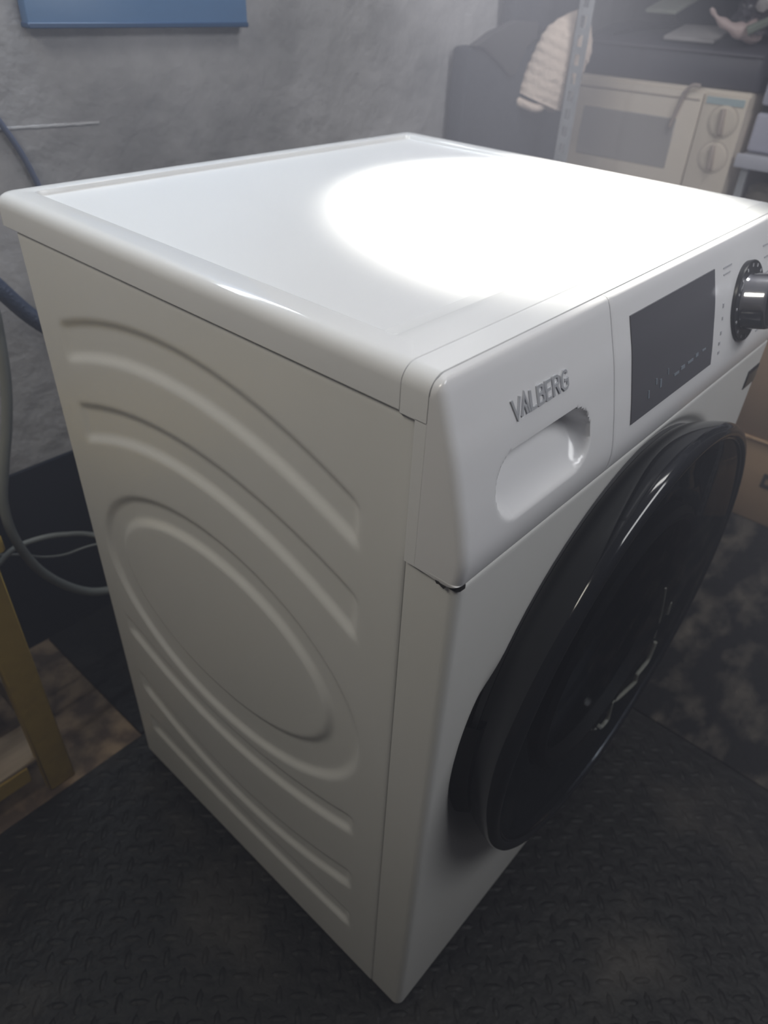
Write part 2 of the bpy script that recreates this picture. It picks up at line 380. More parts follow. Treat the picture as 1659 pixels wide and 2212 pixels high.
# lid with recessed top
def rrect(x0, x1, y0, y1, rb, rf, z, n=7):
    P = []
    for cx, cy, r, a0 in ((x0 + rf, y0 + rf, rf, PI), (x1 - rf, y0 + rf, rf, 1.5 * PI), (x1 - rb, y1 - rb, rb, 0), (x0 + rb, y1 - rb, rb, PI / 2)):
        for i in range(n): 
            a = a0 + PI / 2 * i / (n - 1); P.append((cx + r * math.cos(a), cy + r * math.sin(a), z))
    return P
LY0, LY1 = 0.0551, 0.5640; rl = 0.012; Ls = []
Ls.append(rrect(XL + .004, XR - .004, LY0 + .0001, LY1 - .006, 0.012, 0.0002, 0.8215))
Ls.append(rrect(XL + .0012, XR - .0012, LY0, LY1 - .002, 0.015, 0.0002, 0.8208))
Ls.append(rrect(XL, XR, LY0, LY1, 0.016, 0.0002, 0.822))
for i in range(9):
    a = PI / 2 * i / 8; d = rl * (1 - math.cos(a))
    Ls.append(rrect(XL + d, XR - d, LY0 + 0.0001 * i, LY1 - d, 0.016 - d * .6, 0.0002, HT - rl + rl * math.sin(a)))
RX0, RX1, RY0, RY1 = 0.0265, W - 0.0265, 0.083, 0.5385
for d, dz, r in ((-0.0014, 0, 0.0075), (-0.0004, -0.0003, 0.007), (0.0003, -0.0012, 0.0065), (0.0007, -0.0040, 0.006), (0.0013, -0.0048, 0.0055), (0.003, -0.0051, 0.005), (0.02, -0.0051, 0.005)):
    fs = -0.006 + (d + 0.0014) * 6 if d < 0.01 else 0.03
    Ls.append(rrect(RX0 + d, RX1 - d, RY0 + fs, RY1 - d, r, r, HT + dz))
V, F = loops(Ls[:-1])
obj('lid', V, F, M['white_rim'], wm, angle=35)
Lr = [Ls[-2], Ls[-1], [(p[0] * .2 + .238, p[1] * .2 + 0.25, p[2]) for p in Ls[-1]]]
V, F = loops(Lr, cap1=True)
obj('lid_top_panel', V, F, M['white_lid'], wm, angle=35, label='recessed matt white top panel')

# lower front panel with door opening and dished seat
DC = (0.300, 0.4575)
def dish(x, z):
    dx = x - DC[0]; dz = z - DC[1]; r = math.hypot(dx, dz); a = math.atan2(dz, dx)
    d = 0.006 * (1 - sst(0.238, 0.252, r))
    da = abs((a - math.radians(192) + PI) % (2 * PI) - PI)
    d += 0.014 * (1 - sst(0.245, 0.272, r)) * (1 - sst(math.radians(20), math.radians(44), da))
    return d
cols = []
Rf = 0.008
xo = [Rf * (1 - math.cos(PI / 2 * i / 6)) for i in range(7)]
xs = xo + [Rf + 0.0035 * (i + 1) for i in range(int((W - 2 * Rf) / 0.0035) - 1)]; xs += [W - o for o in xo[::-1]]
zs = [0.0200, 0.0203, 0.0212, 0.023] + [0.026 + 0.0035 * i for i in range(195)] + [0.7085, 0.7100, 0.7110, 0.7116]
for x in xs:
    d = min(x, W - x); yo = Rf - math.sqrt(max(0, Rf ** 2 - (Rf - d) ** 2)) if d < Rf else 0
    col = []
    for z in zs:
        e = min(z - 0.020, 0.7116 - z); ro = 0.0016 * (1 - min(1, e / 0.003)) ** 2
        col.append((x, yo + ro + dish(x, z), z))
    cols.append(col)
b0 = [(0.0, 0.0436, p[2]) for p in cols[0]]; b1 = [(W, 0.0436, p[2]) for p in cols[-1]]
allc = [b0] + cols + [b1]; V, F = grid(allc)
F = [f for f in F if min(math.hypot(V[i][0] - DC[0], V[i][2] - DC[1]) for i in f) > 0.212 or V[f[0]][1] > 0.04]
obj('front_panel', V, F, M['white_metal'], wm, angle=45)
# chipped paint marks at the joint under the fascia corner
def chip(pts, x0, x1):
    n = len(pts); V = [(x0, y, z) for y, z in pts] + [(x1, y, z) for y, z in pts]
    return V, [tuple(range(n)), tuple(range(2 * n - 1, n - 1, -1))] + [(i, (i + 1) % n, n + (i + 1) % n, n + i) for i in range(n)]
c1 = chip([(0.0160, 0.7133), (0.0145, 0.7112), (0.0125, 0.7118), (0.0085, 0.7102), (0.0078, 0.7118), (0.0115, 0.7130), (0.0135, 0.7136)], -0.0040, 0.002)
V = []
F = []
arc = [(-0.0005, 0.0090, 0.7125), (-0.0008, 0.006, 0.7118), (0.0006, 0.0026, 0.7108), (0.003, 0.0006, 0.7106), (0.0065, -0.0006, 0.7122)]
for x, y, z in arc: V += [(x - .0008, y - .0010, z - 0.0012), (x - .0008, y - .0010, 0.7150 - abs(x - 0.001) * 0.12), (x + .003, y + .003, z), (x + .003, y + .003, 0.7150)]
for i in range(4):
    n = i * 4
    for a, b in ((0, 1), (1, 3), (3, 2), (2, 0)): F.append((n + a, n + b, n + 4 + b, n + 4 + a))
obj('chipped_paint', *merge(c1, (V, F)), M['chip'], wm, smooth=False, label='dark chips in the paint at the joint')

# display
def patch(x0, x1, z0, z1, lift, nx=12, nz=16, skew=0):
    rows = []
    for j in range(nz + 1):
        z = z0 + (z1 - z0) * j / nz
        rows.append([(x0 + (x1 - x0) * i / nx + skew * j / nz, fy(z) - lift, z) for i in range(nx + 1)])
    V, F = grid(rows); n = len(V); V2 = [(x, y + 0.0014, z) for x, y, z in V]
    ed = [(a, b) for a, b in zip(range(nx), range(1, nx + 1))]
    F2 = F + [tuple(i + n for i in f[::-1]) for f in F]
    m_ = nx + 1
    for i in range(nx): F2 += [(i, i + 1, n + i + 1, n + i), (nz * m_ + i, nz * m_ + i + 1, n + nz * m_ + i + 1, n + nz * m_ + i)]
    for j in range(nz): F2 += [(j * m_, (j + 1) * m_, n + (j + 1) * m_, n + j * m_), (j * m_ + nx, (j + 1) * m_ + nx, n + (j + 1) * m_ + nx, n + j * m_ + nx)]
    return V + V2, F2
disp = obj('display', *patch(0.2180, 0.3815, 0.7475, 0.8305, 0.0009), M['display'], wm)
marks = [patch(0.2465 + k * dx, 0.2465 + k * dx + w2, z, z + h, 0.0013, 1, 2) for k, dx, w2, z, h in ((0, 0, 0.0022, 0.7595, 0.0065), (1, 0.014, 0.0022, 0.7665, 0.005), (1, 0.022, 0.0030, 0.7615, 0.007), (1, 0.037, 0.0014, 0.768, 0.005), (1, 0.050, 0.010, 0.7625, 0.002), (1, 0.064, 0.008, 0.7635, 0.003), (1, 0.078, 0.012, 0.7645, 0.002), (1, 0.095, 0.006, 0.7655, 0.003), (1, 0.110, 0.008, 0.7665, 0.0015))]
obj('display_print', *merge(*marks), M['display_print'], disp, label='faint pale symbols')
# raised brand lettering
def stroke(pts, wd, x0, z0, s):
    V = []; F = []
    for i, (a, b) in enumerate(pts):
        pass
    P = [Vector((p[0], p[1])) for p in pts]; L = []; R_ = []
    for i, p in enumerate(P):
        d1 = (P[i] - P[i - 1]).normalized() if i else None; d2 = (P[i + 1] - P[i]).normalized() if i < len(P) - 1 else None
        d = ((d1 or d2) + (d2 or d1)).normalized(); nrm = Vector((-d.y, d.x)); k = 1 / max(0.5, nrm.dot(Vector((-(d1 or d2).y, (d1 or d2).x))))
        L.append(p + nrm * wd / 2 * k); R_.append(p - nrm * wd / 2 * k)
    for q in L + R_:
        z = z0 + q.y * s; V.append((x0 + q.x * s, fy(z) - 0.0011, z))
    n = len(P); V += [(x, y + 0.0016, z) for x, y, z in V]
    for i in range(n - 1):
        F += [(i, i + 1, n + i + 1, n + i), (2 * n + i, 3 * n + i, 3 * n + i + 1, 2 * n + i + 1), (i, 2 * n + i, 2 * n + i + 1, i + 1), (n + i, n + i + 1, 3 * n + i + 1, 3 * n + i)]
    F += [(0, n, 3 * n, 2 * n), (n - 1, 3 * n - 1, 4 * n - 1, 2 * n - 1)]
    return V, F
LET = {'V': [[(0, 1), (0.36, 0), (0.72, 1)]], 'A': [[(0, 0), (0.36, 1), (0.72, 0)], [(0.36, 0.42), (0.50, 0)]], 'L': [[(0, 1), (0, 0.06), (0.5, 0.06)]],
       'B': [[(0, 0), (0, 1)], [(0, 0.94), (0.38, 0.94), (0.50, 0.86), (0.50, 0.64), (0.38, 0.54), (0, 0.54)], [(0.38, 0.54), (0.56, 0.42), (0.56, 0.16), (0.42, 0.06), (0, 0.06)]],
       'E': [[(0.5, 0.94), (0, 0.94)], [(0, 1), (0, 0)], [(0, 0.52), (0.42, 0.52)], [(0, 0.06), (0.5, 0.06)]],
       'R': [[(0, 0), (0, 1)], [(0, 0.94), (0.40, 0.94), (0.54, 0.84), (0.54, 0.60), (0.40, 0.50), (0, 0.50)], [(0.30, 0.50), (0.58, 0)]],
       'G': [[(0.62, 0.82), (0.48, 0.95), (0.22, 0.95), (0.04, 0.78), (0.04, 0.22), (0.22, 0.05), (0.48, 0.05), (0.62, 0.2), (0.62, 0.48), (0.36, 0.48)]]}
parts = []; x = 0.0575
for ch, adv in zip('VALBERG', (0.72, 0.84, 0.66, 0.74, 0.68, 0.76, 0.7)):
    for s_ in LET[ch]: parts.append(stroke(s_, 0.15, x, 0.8075, 0.0125))
    x += adv * 0.0132
obj('brand_lettering', *merge(*parts), M['logo'], wm, smooth=False, label='raised chrome letters reading VALBERG')
# programme dial
KX, KZ = 0.4635, 0.7855; tilt = Matrix.Rotation(math.radians(16), 3, 'X')
def dialpart(prof, n=64, ribs=0):
    V = []
    base = Vector((KX, fy(KZ) - 0.0005, KZ))
    ls = []
    for r, d in prof:
        l = []
        for i in range(n):
            a = 2 * PI * i / n; rr = r * (1 - (0.02 if (ribs and i % 2) else 0))
            l.append(tuple(base + Matrix.Rotation(math.radians(-13), 3, 'X') @ Vector((rr * math.cos(a), -d, rr * math.sin(a)))))
        ls.append(l)
    return loops(ls, cap1=True)
dial = obj('programme_dial', *dialpart([(0.0375, -0.004), (0.0385, 0.002), (0.0378, 0.0032), (0.030, 0.0028)]), M['dial_ring'], wm, label='dark ring printed with programme marks')
ticks = []
for i in range(16):
    a = 2 * PI * i / 16; base = Vector((KX, fy(KZ) - 0.0005, KZ)); Rm = Matrix.Rotation(math.radians(-13), 3, 'X')
    u = Vector((math.cos(a), 0, math.sin(a))); v = Vector((-math.sin(a), 0, math.cos(a))); q = []
    for s1, s2 in ((0.0325, -0.0011), (0.0355, -0.0011), (0.0355, 0.0011), (0.0325, 0.0011)):
        q.append(tuple(base + Rm @ (u * s1 + v * s2 + Vector((0, -0.0036, 0)))))
    q += [tuple(base + Rm @ (u * s1 + v * s2 + Vector((0, -0.0026, 0)))) for s1, s2 in ((0.0325, -0.0011), (0.0355, -0.0011), (0.0355, 0.0011), (0.0325, 0.0011))]
    ticks.append((q, [(0, 1, 2, 3), (0, 4, 5, 1), (1, 5, 6, 2), (2, 6, 7, 3), (3, 7, 4, 0)]))
obj('dial_marks', *merge(*ticks), M['print_grey'], dial)
knob = obj('dial_knob', *dialpart([(0.0265, 0.001), (0.0272, 0.003), (0.0262, 0.006), (0.0258, 0.022), (0.0250, 0.0245), (0.0235, 0.0255), (0.0225, 0.0248)], 72), M['chrome'], wm, angle=25, label='polished chrome knob')
obj('knob_cap', *dialpart([(0.0225, 0.0240), (0.0222, 0.0252), (0.020, 0.0256), (0.0001, 0.0256)], 48), mat('knob_face', (0.10, 0.10, 0.11), 0.2, metal=0.8), knob)
# small printed legends beside the dial
legs = []
for x, z, w2, h in ((0.404, 0.793, 0.0025, 0.004), (0.404, 0.782, 0.0022, 0.003), (0.4025, 0.769, 0.003, 0.003), (0.4005, 0.760, 0.0035, 0.003), (0.401, 0.7515, 0.004, 0.0025), (0.4035, 0.826, 0.02, 0.0012), (0.4035, 0.8205, 0.016, 0.0012), (0.508, 0.826, 0.03, 0.0014), (0.512, 0.815, 0.02, 0.0014), (0.512, 0.800, 0.022, 0.0014), (0.505, 0.745, 0.014, 0.0016), (0.51, 0.756, 0.020, 0.0014)):
    legs.append(patch(x - w2 / 2 if w2 < .006 else x, x + w2 / 2 if w2 < .006 else x + w2, z, z + h, 0.0005, 2, 2))
obj('printed_legends', *merge(*legs), M['print_grey'], panel, label='small grey printed programme legends', kind='stuff')
# dark sticker on the right of the front panel
st = obj('dark_sticker', *box(0.552, 0.5868, -0.0010, 0.0008, 0.6605, 0.6835, 0.0003, 1), M['black_satin'], wm, label='small dark rectangular sticker')
obj('sticker_face', *box(0.5545, 0.5862, -0.0013, -0.0007, 0.6625, 0.6790), M['sticker'], st)

# ---- door
cx, cz = DC
obj('door_gasket', *lathe_y(cx, cz, [(0.2385, 0.008), (0.2385, 0.001), (0.2365, -0.001), (0.234, 0.001)]), M['gasket'], wm)
dr = obj('door', *lathe_y(cx, cz, [(0.200, 0.004), (0.2365, 0.004), (0.2405, 0.000), (0.2450, -0.008), (0.2505, -0.020), (0.2540, -0.031), (0.2540, -0.036), (0.2520, -0.0400), (0.249, -0.0420), (0.2455, -0.0425), (0.2425, -0.0415), (0.2415, -0.0395), (0.2405, -0.036), (0.236, -0.030)], 160), M['black_gloss'], wm, angle=50, label='thick glossy black door ring')
obj('door_trim_ring', *lathe_y(cx, cz, [(0.2418, -0.0370), (0.2415, -0.0398), (0.2405, -0.0404), (0.2393, -0.0398), (0.2388, -0.0370)], 128), mat('dark_chrome', (0.25, 0.26, 0.28), 0.15, metal=1), dr, label='thin dark metallic ring')
obj('door_glass', *lathe_y(cx, cz, [(0.2390, -0.0385), (0.230, -0.0415), (0.205, -0.0455), (0.160, -0.0500), (0.120, -0.0525), (0.080, -0.0542), (0.040, -0.0552), (0.012, -0.0555), (0.0005, -0.0556)], 128), M['door_glass'], dr, label='smoked glass cover')
bowl = [(0.150, -0.018), (0.149, -0.010), (0.147, 0.000), (0.144, 0.020), (0.140, 0.040), (0.132, 0.060), (0.116, 0.076), (0.085, 0.084), (0.040, 0.086), (0.0005, 0.0865)]
obj('glass_bowl', *lathe_y(cx, cz, bowl, 96), M['bowl_glass'], dr)
obj('inner_ring', *lathe_y(cx, cz, [(0.162, -0.012), (0.162, -0.028), (0.155, -0.033), (0.147, -0.031), (0.144, -0.018)], 96), M['black_satin'], dr)
fl_ = []
for k, (r_, y_) in enumerate([(0.236, -0.030), (0.226, -0.027), (0.214, -0.021), (0.203, -0.017), (0.192, -0.019), (0.180, -0.024), (0.170, -0.022), (0.160, -0.016)]):
    l_ = []
    for i in range(144):
        a = 2 * PI * i / 144; wv = noise.noise(Vector((math.cos(a) * 3.2, math.sin(a) * 3.2, 0.3))); st_ = round(wv * 5) / 5 * 0.6 + wv * 0.4
        e_ = (0, .3, 1, 1, 1, .8, .3, 0)[k]
        l_.append((cx + (r_ + 0.012 * st_ * e_) * math.cos(a), y_ + 0.006 * st_ * e_, cz + (r_ + 0.012 * st_ * e_) * math.sin(a)))
    fl_.append(l_)
obj('inner_flange', *loops(fl_), M['black_flange'], dr, angle=60, label='wavy glossy inner flange behind the glass')
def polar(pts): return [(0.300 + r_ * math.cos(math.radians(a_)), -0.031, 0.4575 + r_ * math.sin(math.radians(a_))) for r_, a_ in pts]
glint = mat('pale_glint', (0.85, 0.80, 0.66), 0.2, spec=0.8)  # pale tubes modelled to stand for a jagged reflection in the door glass
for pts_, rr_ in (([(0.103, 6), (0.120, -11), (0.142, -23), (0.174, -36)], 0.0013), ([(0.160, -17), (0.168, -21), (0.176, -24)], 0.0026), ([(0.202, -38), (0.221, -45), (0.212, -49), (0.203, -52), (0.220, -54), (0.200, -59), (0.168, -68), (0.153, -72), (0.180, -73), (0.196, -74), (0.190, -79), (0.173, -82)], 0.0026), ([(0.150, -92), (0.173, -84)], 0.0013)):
    obj('glint_line', *tube(polar(pts_), rr_, 8, 5), glint, dr, label='pale wavy line modelled as a reflected glint in the door glass')
hd = obj('door_grip', *lathe_y(cx, cz, [(0.2365, 0.0090), (0.246, 0.0110), (0.2505, 0.0115), (0.2495, 0.0085), (0.242, -0.004), (0.2425, -0.010)], 40, a0=math.radians(168), a1=math.radians(204)), M['black_satin'], dr, label='black finger grip at the door edge')
drum = obj('drum', *lathe_y(cx, cz, [(0.212, 0.012), (0.206, 0.030), (0.196, 0.040), (0.200, 0.060), (0.220, 0.070), (0.225, 0.300), (0.180, 0.340), (0.001, 0.345)], 72), M['drum'], wm)
for k in range(3):
    a = math.radians(200 + 120 * k); p0 = Vector((cx + 0.212 * math.cos(a), 0.085, cz + 0.212 * math.sin(a))); p1 = p0 + Vector((0, 0.19, 0))
    obj('drum_paddle', *tube([p0, (p0 + p1) / 2, p1], 0.02, 10, 4, lambda t: 0.012 + 0.012 * math.sin(PI * min(1, max(0, t)))), mat('paddle_plastic', (0.5, 0.35, 0.37), 0.4), drum)
obj('boot_seal', *lathe_y(cx, cz, [(0.214, 0.009), (0.205, 0.014), (0.196, 0.022), (0.201, 0.030), (0.192, 0.038), (0.198, 0.048)], 96), M['gasket'], wm)

# ------------------------------------------------------------------ hoses and cables
drain = obj('drain_hose', *tube([(0.03, 0.885, 0.86), (0.03, 0.78, 0.78), (0.020, 0.705, 0.707), (0.016, 0.70, 0.654), (0.008, 0.70, 0.598), (-0.006, 0.70, 0.544), (-0.027, 0.70, 0.483), (-0.040, 0.70, 0.437), (-0.041, 0.70, 0.381), (-0.025, 0.70, 0.315), (0.005, 0.70, 0.261), (0.043, 0.70, 0.221), (0.090, 0.69, 0.205), (0.16, 0.62, 0.22), (0.20, 0.5325, 0.26)], 0.0066, 14), M['hose_grey'], origin=(0.0, 0.7, 0.0))
tag(drain, 'thick grey drain hose looping down behind the washing machine', 'hose')
o = obj('inlet_hose', *tube([(-0.16, 0.875, 0.90), (-0.02, 0.84, 0.775), (0.05, 0.81, 0.705), (0.105, 0.79, 0.625), (0.18, 0.72, 0.56), (0.24, 0.60, 0.60), (0.26, 0.534, 0.66)], 0.0115, 14), M['hose_blue'], origin=(0.05, 0.8, 0.6))
tag(o, 'dark blue inlet hose entering behind the upper back corner of the machine', 'hose')
o = obj('power_cable', *tube([(-0.10, 0.76, 0.245), (-0.079, 0.75, 0.298), (-0.056, 0.75, 0.313), (-0.032, 0.75, 0.325), (0.003, 0.75, 0.323), (0.044, 0.75, 0.309), (0.093, 0.745, 0.281), (0.16, 0.66, 0.25), (0.22, 0.534, 0.22)], 0.0042, 12), M['hose_grey'], origin=(0.0, 0.75, 0.0))
tag(o, 'thin grey cable arching above the lowest hose bend behind the machine', 'cable')
o = obj('thin_cable', *tube([(-0.05, 0.79, 0.30), (-0.013, 0.78, 0.284), (0.011, 0.78, 0.265), (0.046, 0.78, 0.249), (0.102, 0.775, 0.242), (0.2, 0.70, 0.25), (0.27, 0.534, 0.27)], 0.0020, 10), M['hose_grey'], origin=(0.0, 0.78, 0.0))
tag(o, 'thinnest dark grey cable sagging just under the arching cable behind the machine', 'cable')
o = obj('wall_cable', *tube([(0.10, 0.893, 0.93), (0.145, 0.893, 0.878), (0.168, 0.893, 0.838), (0.185, 0.893, 0.797), (0.20, 0.893, 0.73), (0.21, 0.893, 0.6), (0.22, 0.893, 0.40)], 0.0042, 10), M['cable_blue'], origin=(0.15, 0.893, 0.4))
tag(o, 'thin blue-grey cable running down the plaster wall behind the left corner of the lid', 'cable')

# ------------------------------------------------------------------ yellow stool
st = thing('yellow_stool', 'worn yellow-painted wooden stool cut off by the left edge of the picture', 'stool', (-0.30, 0.72, -0.006))
for (a, b, lab) in ((-0.140, 0.590, None), (-0.140, 0.835, None), (-0.50, 0.590, None), (-0.50, 0.835, None)):
    obj('leg', *box(a, a + 0.041, b, b + 0.022, -0.0055 if b > .58 else 0, 0.46, 0.002, 1), M['yellow_paint'], st)
obj('rail', *box(-0.450, -0.155, 0.600, 0.640, 0.030, 0.062, 0.002, 1), M['yellow_paint'], st)
obj('rail_cap', *box(-0.450, -0.1245, 0.602, 0.675, 0.062, 0.068, 0.001, 1), M['bare_wood'], st, label='bare pale wood strip')
obj('rail', *box(-0.450, -0.155, 0.835, 0.857, 0.030, 0.062, 0.002, 1), M['yellow_paint'], st)
obj('side_rail', *box(-0.128, -0.112, 0.675, 0.835, 0.10, 0.165, 0.002, 1), M['bare_wood'], st, label='bare pale wood side rail')
obj('seat', *box(-0.53, -0.09, 0.57, 0.872, 0.46, 0.485, 0.003, 1), M['yellow_paint'], st)

# ------------------------------------------------------------------ shelf and what is on it
sh = thing('metal_shelf', 'galvanised slotted-angle shelf unit carrying the cream microwave', 'shelf', (1.76, 0.21, 0))
def angle_post(x, y, sx, sy, z0, z1):
    parts = []
    t_ = 0.002; wd = 0.036
    # two perforated flanges: rails joined by rungs, leaving real slots
    for ax in (0, 1):
        def bx(u0, u1, a, b):
            if ax == 0: return box(min(x, x + sx * t_), max(x, x + sx * t_), min(y + sy * u0, y + sy * u1), max(y + sy * u0, y + sy * u1), a, b)
            return box(min(x + sx * u0, x + sx * u1), max(x + sx * u0, x + sx * u1), min(y, y + sy * t_), max(y, y + sy * t_), a, b)
        parts += [bx(0, 0.011, z0, z1), bx(0.023, wd, z0, z1)]
        n = int((z1 - z0) / 0.035)
        for i in range(n): parts.append(bx(0.011, 0.023, z0 + i * 0.035, z0 + i * 0.035 + 0.014))
    return merge(*parts)
for x, y, sx, sy in ((1.372, 0.756, 1, -1), (1.372, -0.345, 1, 1), (2.15, 0.756, -1, -1), (2.15, -0.345, -1, 1)):
    obj('post', *angle_post(x, y, sx, sy, 0.0001, 1.75), M['galv'], sh, smooth=False)
for z in (0.572, 1.30, 1.70):
    b = obj('shelf_board', *box(1.376, 2.146, -0.34, 0.752, z, z + 0.022, 0.002, 1), M['shelf_board'], sh)

mw = thing('microwave_oven', 'cream microwave oven with two round knobs on the metal shelf', 'microwave', (1.78, 0.64, 0.594))
obj('body', *box(1.606, 1.95, 0.421, 0.866, 0.602, 0.857, 0.006, 2), M['micro_cream'], mw)
md = obj('door', *box(1.596, 1.608, 0.524, 0.866, 0.606, 0.848, 0.003, 2), M['micro_cream'], mw)
obj('window', *box(1.5945, 1.598, 0.573, 0.818, 0.682, 0.790, 0.0015, 1), M['micro_window'], md, label='grey rectangular see-through window')
obj('handle_line', *box(1.5945, 1.5975, 0.53, 0.86, 0.832, 0.8345), M['micro_line'], md)
mp = obj('knob_panel', *box(1.596, 1.608, 0.421, 0.5215, 0.606, 0.848, 0.003, 2), M['micro_cream'], mw)
obj('header_strip', *box(1.5945, 1.598, 0.428, 0.514, 0.829, 0.843), M['micro_blue'], mp, label='pale blue-grey strip')
for zz in (0.797, 0.7235):
    k = obj('knob', *[(v, f) for v, f in [loops([[(x_, 0.465 + r * math.cos(a * PI / 16), zz + r * math.sin(a * PI / 16)) for a in range(32)] for r, x_ in ((0.033, 1.597), (0.033, 1.5945), (0.0295, 1.5942), (0.0285, 1.5925), (0.026, 1.5920), (0.001, 1.5920))])]][0], M['micro_cream'], mw)
    obj('knob_grip', *box(1.582, 1.5930, 0.460, 0.470, zz - 0.026, zz + 0.026, 0.002, 1, rot=Matrix.Rotation(math.radians(-8), 3, 'X')), mat('dark_knob_grip', (0.42, 0.35, 0.32), 0.5), k, label='darker raised grip')  # grip is browner and darker than the cream knob
    obj('knob_rim', *loops([[(x_, 0.465 + r * math.cos(a * PI / 16), zz + r * math.sin(a * PI / 16)) for a in range(32)] for r, x_ in ((0.0345, 1.5965), (0.0345, 1.5952), (0.032, 1.5952))]), M['micro_line'], k)
for yy in (0.45, 0.73):
    for xx in (1.63, 1.92): obj('foot', *box(xx - .012, xx + .012, yy - .012, yy + .012, 0.5942, 0.603), M['black_satin'], mw)

o = obj('hanging_cable', *tube([(1.592, 0.535, 0.8605), (1.588, 0.552, 0.8600), (1.587, 0.565, 0.846), (1.588, 0.573, 0.818), (1.589, 0.579, 0.790), (1.589, 0.583, 0.772)], 0.0042, 10, 6), mat('taupe_cable', (0.36, 0.30, 0.28), 0.5), origin=(1.59, 0.56, 0.77))
tag(o, 'short taupe cable hanging over the top edge of the microwave door', 'cable')

# dark padded case on the microwave
cs = thing('padded_case', 'flat charcoal padded case lying on top of the cream microwave', 'case', (1.78, 0.64, 0.858))
prof = [(1.612, 0.8585), (1.606, 0.866), (1.604, 0.918), (1.610, 0.926), (1.66, 0.945), (1.74, 0.961), (1.84, 0.967), (1.93, 0.962), (1.955, 0.94), (1.96, 0.870), (1.95, 0.8585)]
def case_ring(y, s):
    mx_ = 1.78; mz = 0.90
    return [(mx_ + (x - mx_) * s, y, mz + (z - mz) * (s if z > mz else 1)) for x, z in prof]
obj('body', *loops([case_ring(0.418, 0.90), case_ring(0.422, 0.97), case_ring(0.432, 1.0), case_ring(0.55, 1.0), case_ring(0.70, 1.0), case_ring(0.815, 1.0), case_ring(0.85, 0.985), case_ring(0.860, 0.95), case_ring(0.864, 0.85)], True, True), M['case'], cs, angle=50)
obj('piping', *tube([(1.62, 0.425, 0.922), (1.604, 0.44, 0.924), (1.604, 0.6, 0.9245), (1.604, 0.80, 0.924), (1.62, 0.845, 0.921)], 0.0032, 8), M['case_piping'], cs, label='lighter grey edge piping')
o = obj('looped_cable', *tube([(1.64, 0.80, 0.942), (1.66, 0.775, 0.9495), (1.70, 0.74, 0.958), (1.74, 0.68, 0.9655), (1.79, 0.63, 0.970)], 0.0035, 8), M['black_satin'], origin=(1.7, 0.74, 0.94))
tag(o, 'black cable lying in a low curve across the charcoal case', 'cable')
o = obj('folded_paper', *box(1.625, 1.735, 0.545, 0.665, 0.9505, 0.9585, 0.002, 2, rot=Matrix.Rotation(math.radians(-12), 3, 'Y')), M['paper'], origin=(1.68, 0.60, 0.95))
tag(o, 'pale folded paper lying on the charcoal case left of the plastic bag', 'paper')
# dark bundle behind and above the case
def blob(c, r, seed, amp=0.25, sub=4, sq=(1, 1, 1), fr=3.0, flat=None):
    bm = bmesh.new(); bmesh.ops.create_icosphere(bm, subdivisions=sub, radius=1)
    for v in bm.verts:
        p = v.co.copy(); n = noise.fractal(p * fr + Vector((seed, 0, 0)), 1.0, 2.0, 4); n2 = abs(noise.noise(p * fr * 2.2 + Vector((0, seed, 0))))
        v.co = p * (1 + amp * n + amp * 0.8 * n2)
        v.co = Vector((v.co.x * r * sq[0], v.co.y * r * sq[1], v.co.z * r * sq[2])) + Vector(c)
        if flat is not None and v.co.z < flat: v.co.z = flat
    bm.verts.index_update()
    V = [tuple(v.co) for v in bm.verts]; F = [tuple(v.index for v in f.verts) for f in bm.faces]; bm.free(); return V, F
o = obj('dark_bundle', *blob((2.04, 0.62, 1.03), 0.08, 3, 0.12, 4, (0.9, 2.6, 1.6), 1.6, flat=0.87), M['black_fabric'], origin=(2.02, 0.62, 0.96))
tag(o, 'dark cloth bundle pushed to the back of the shelf behind the charcoal case', 'bundle')
o = obj('green_card', *box(1.66, 1.80, 0.665, 0.740, 1.004, 1.012, 0.001, 1, rot=Matrix.Rotation(math.radians(-14), 3, 'Y')), M['paper_green'], origin=(1.73, 0.7, 1.0))
tag(o, 'pale greenish card poking out above the charcoal case at the top edge', 'card')

# clear plastic bag with dark crumpled contents
pbg = thing('plastic_bag', 'crumpled clear plastic bag with pinkish twisted end and dark contents, top right', 'bag', (1.68, 0.46, 0.9625))
obj('contents', *blob((1.68, 0.462, 0.992), 0.045, 7, 0.5, 4, (1.0, 1.1, 0.9), 2.4, flat=0.9635), mat('bag_contents', (0.12, 0.11, 0.14), 0.35, nscale=18, ncol=(0.34, 0.30, 0.36)), pbg, angle=25)
obj('film', *blob((1.68, 0.460, 0.994), 0.051, 11, 0.6, 4, (1.0, 1.1, 0.95), 3.2, flat=0.9625), M['film'], pbg, angle=20)
obj('twisted_end', *tube([(1.585, 0.555, 1.004), (1.59, 0.535, 0.986), (1.60, 0.505, 0.972), (1.618, 0.482, 0.966), (1.645, 0.465, 0.968)], 0.01, 9, 5, lambda t: 0.003 + 0.022 * t ** 1.3 + 0.002 * math.sin(t * 23)), M['pink_film'], pbg, label='pinkish twisted end of film')
obj('film_strand', *tube([(1.60, 0.47, 0.968), (1.61, 0.440, 0.985), (1.615, 0.405, 1.005), (1.62, 0.365, 1.015)], 0.01, 8, 5, lambda t: 0.010 - 0.003 * t), mat('greenish_film', (0.22, 0.25, 0.22), 0.4), pbg, label='greenish strip of film')
# white glints on the film, modelled as a pale blob
obj('film_glint', *blob((1.625, 0.455, 1.018), 0.014, 5, 0.5, 2, (1, 1.4, 1), 2), M['paper'], pbg)

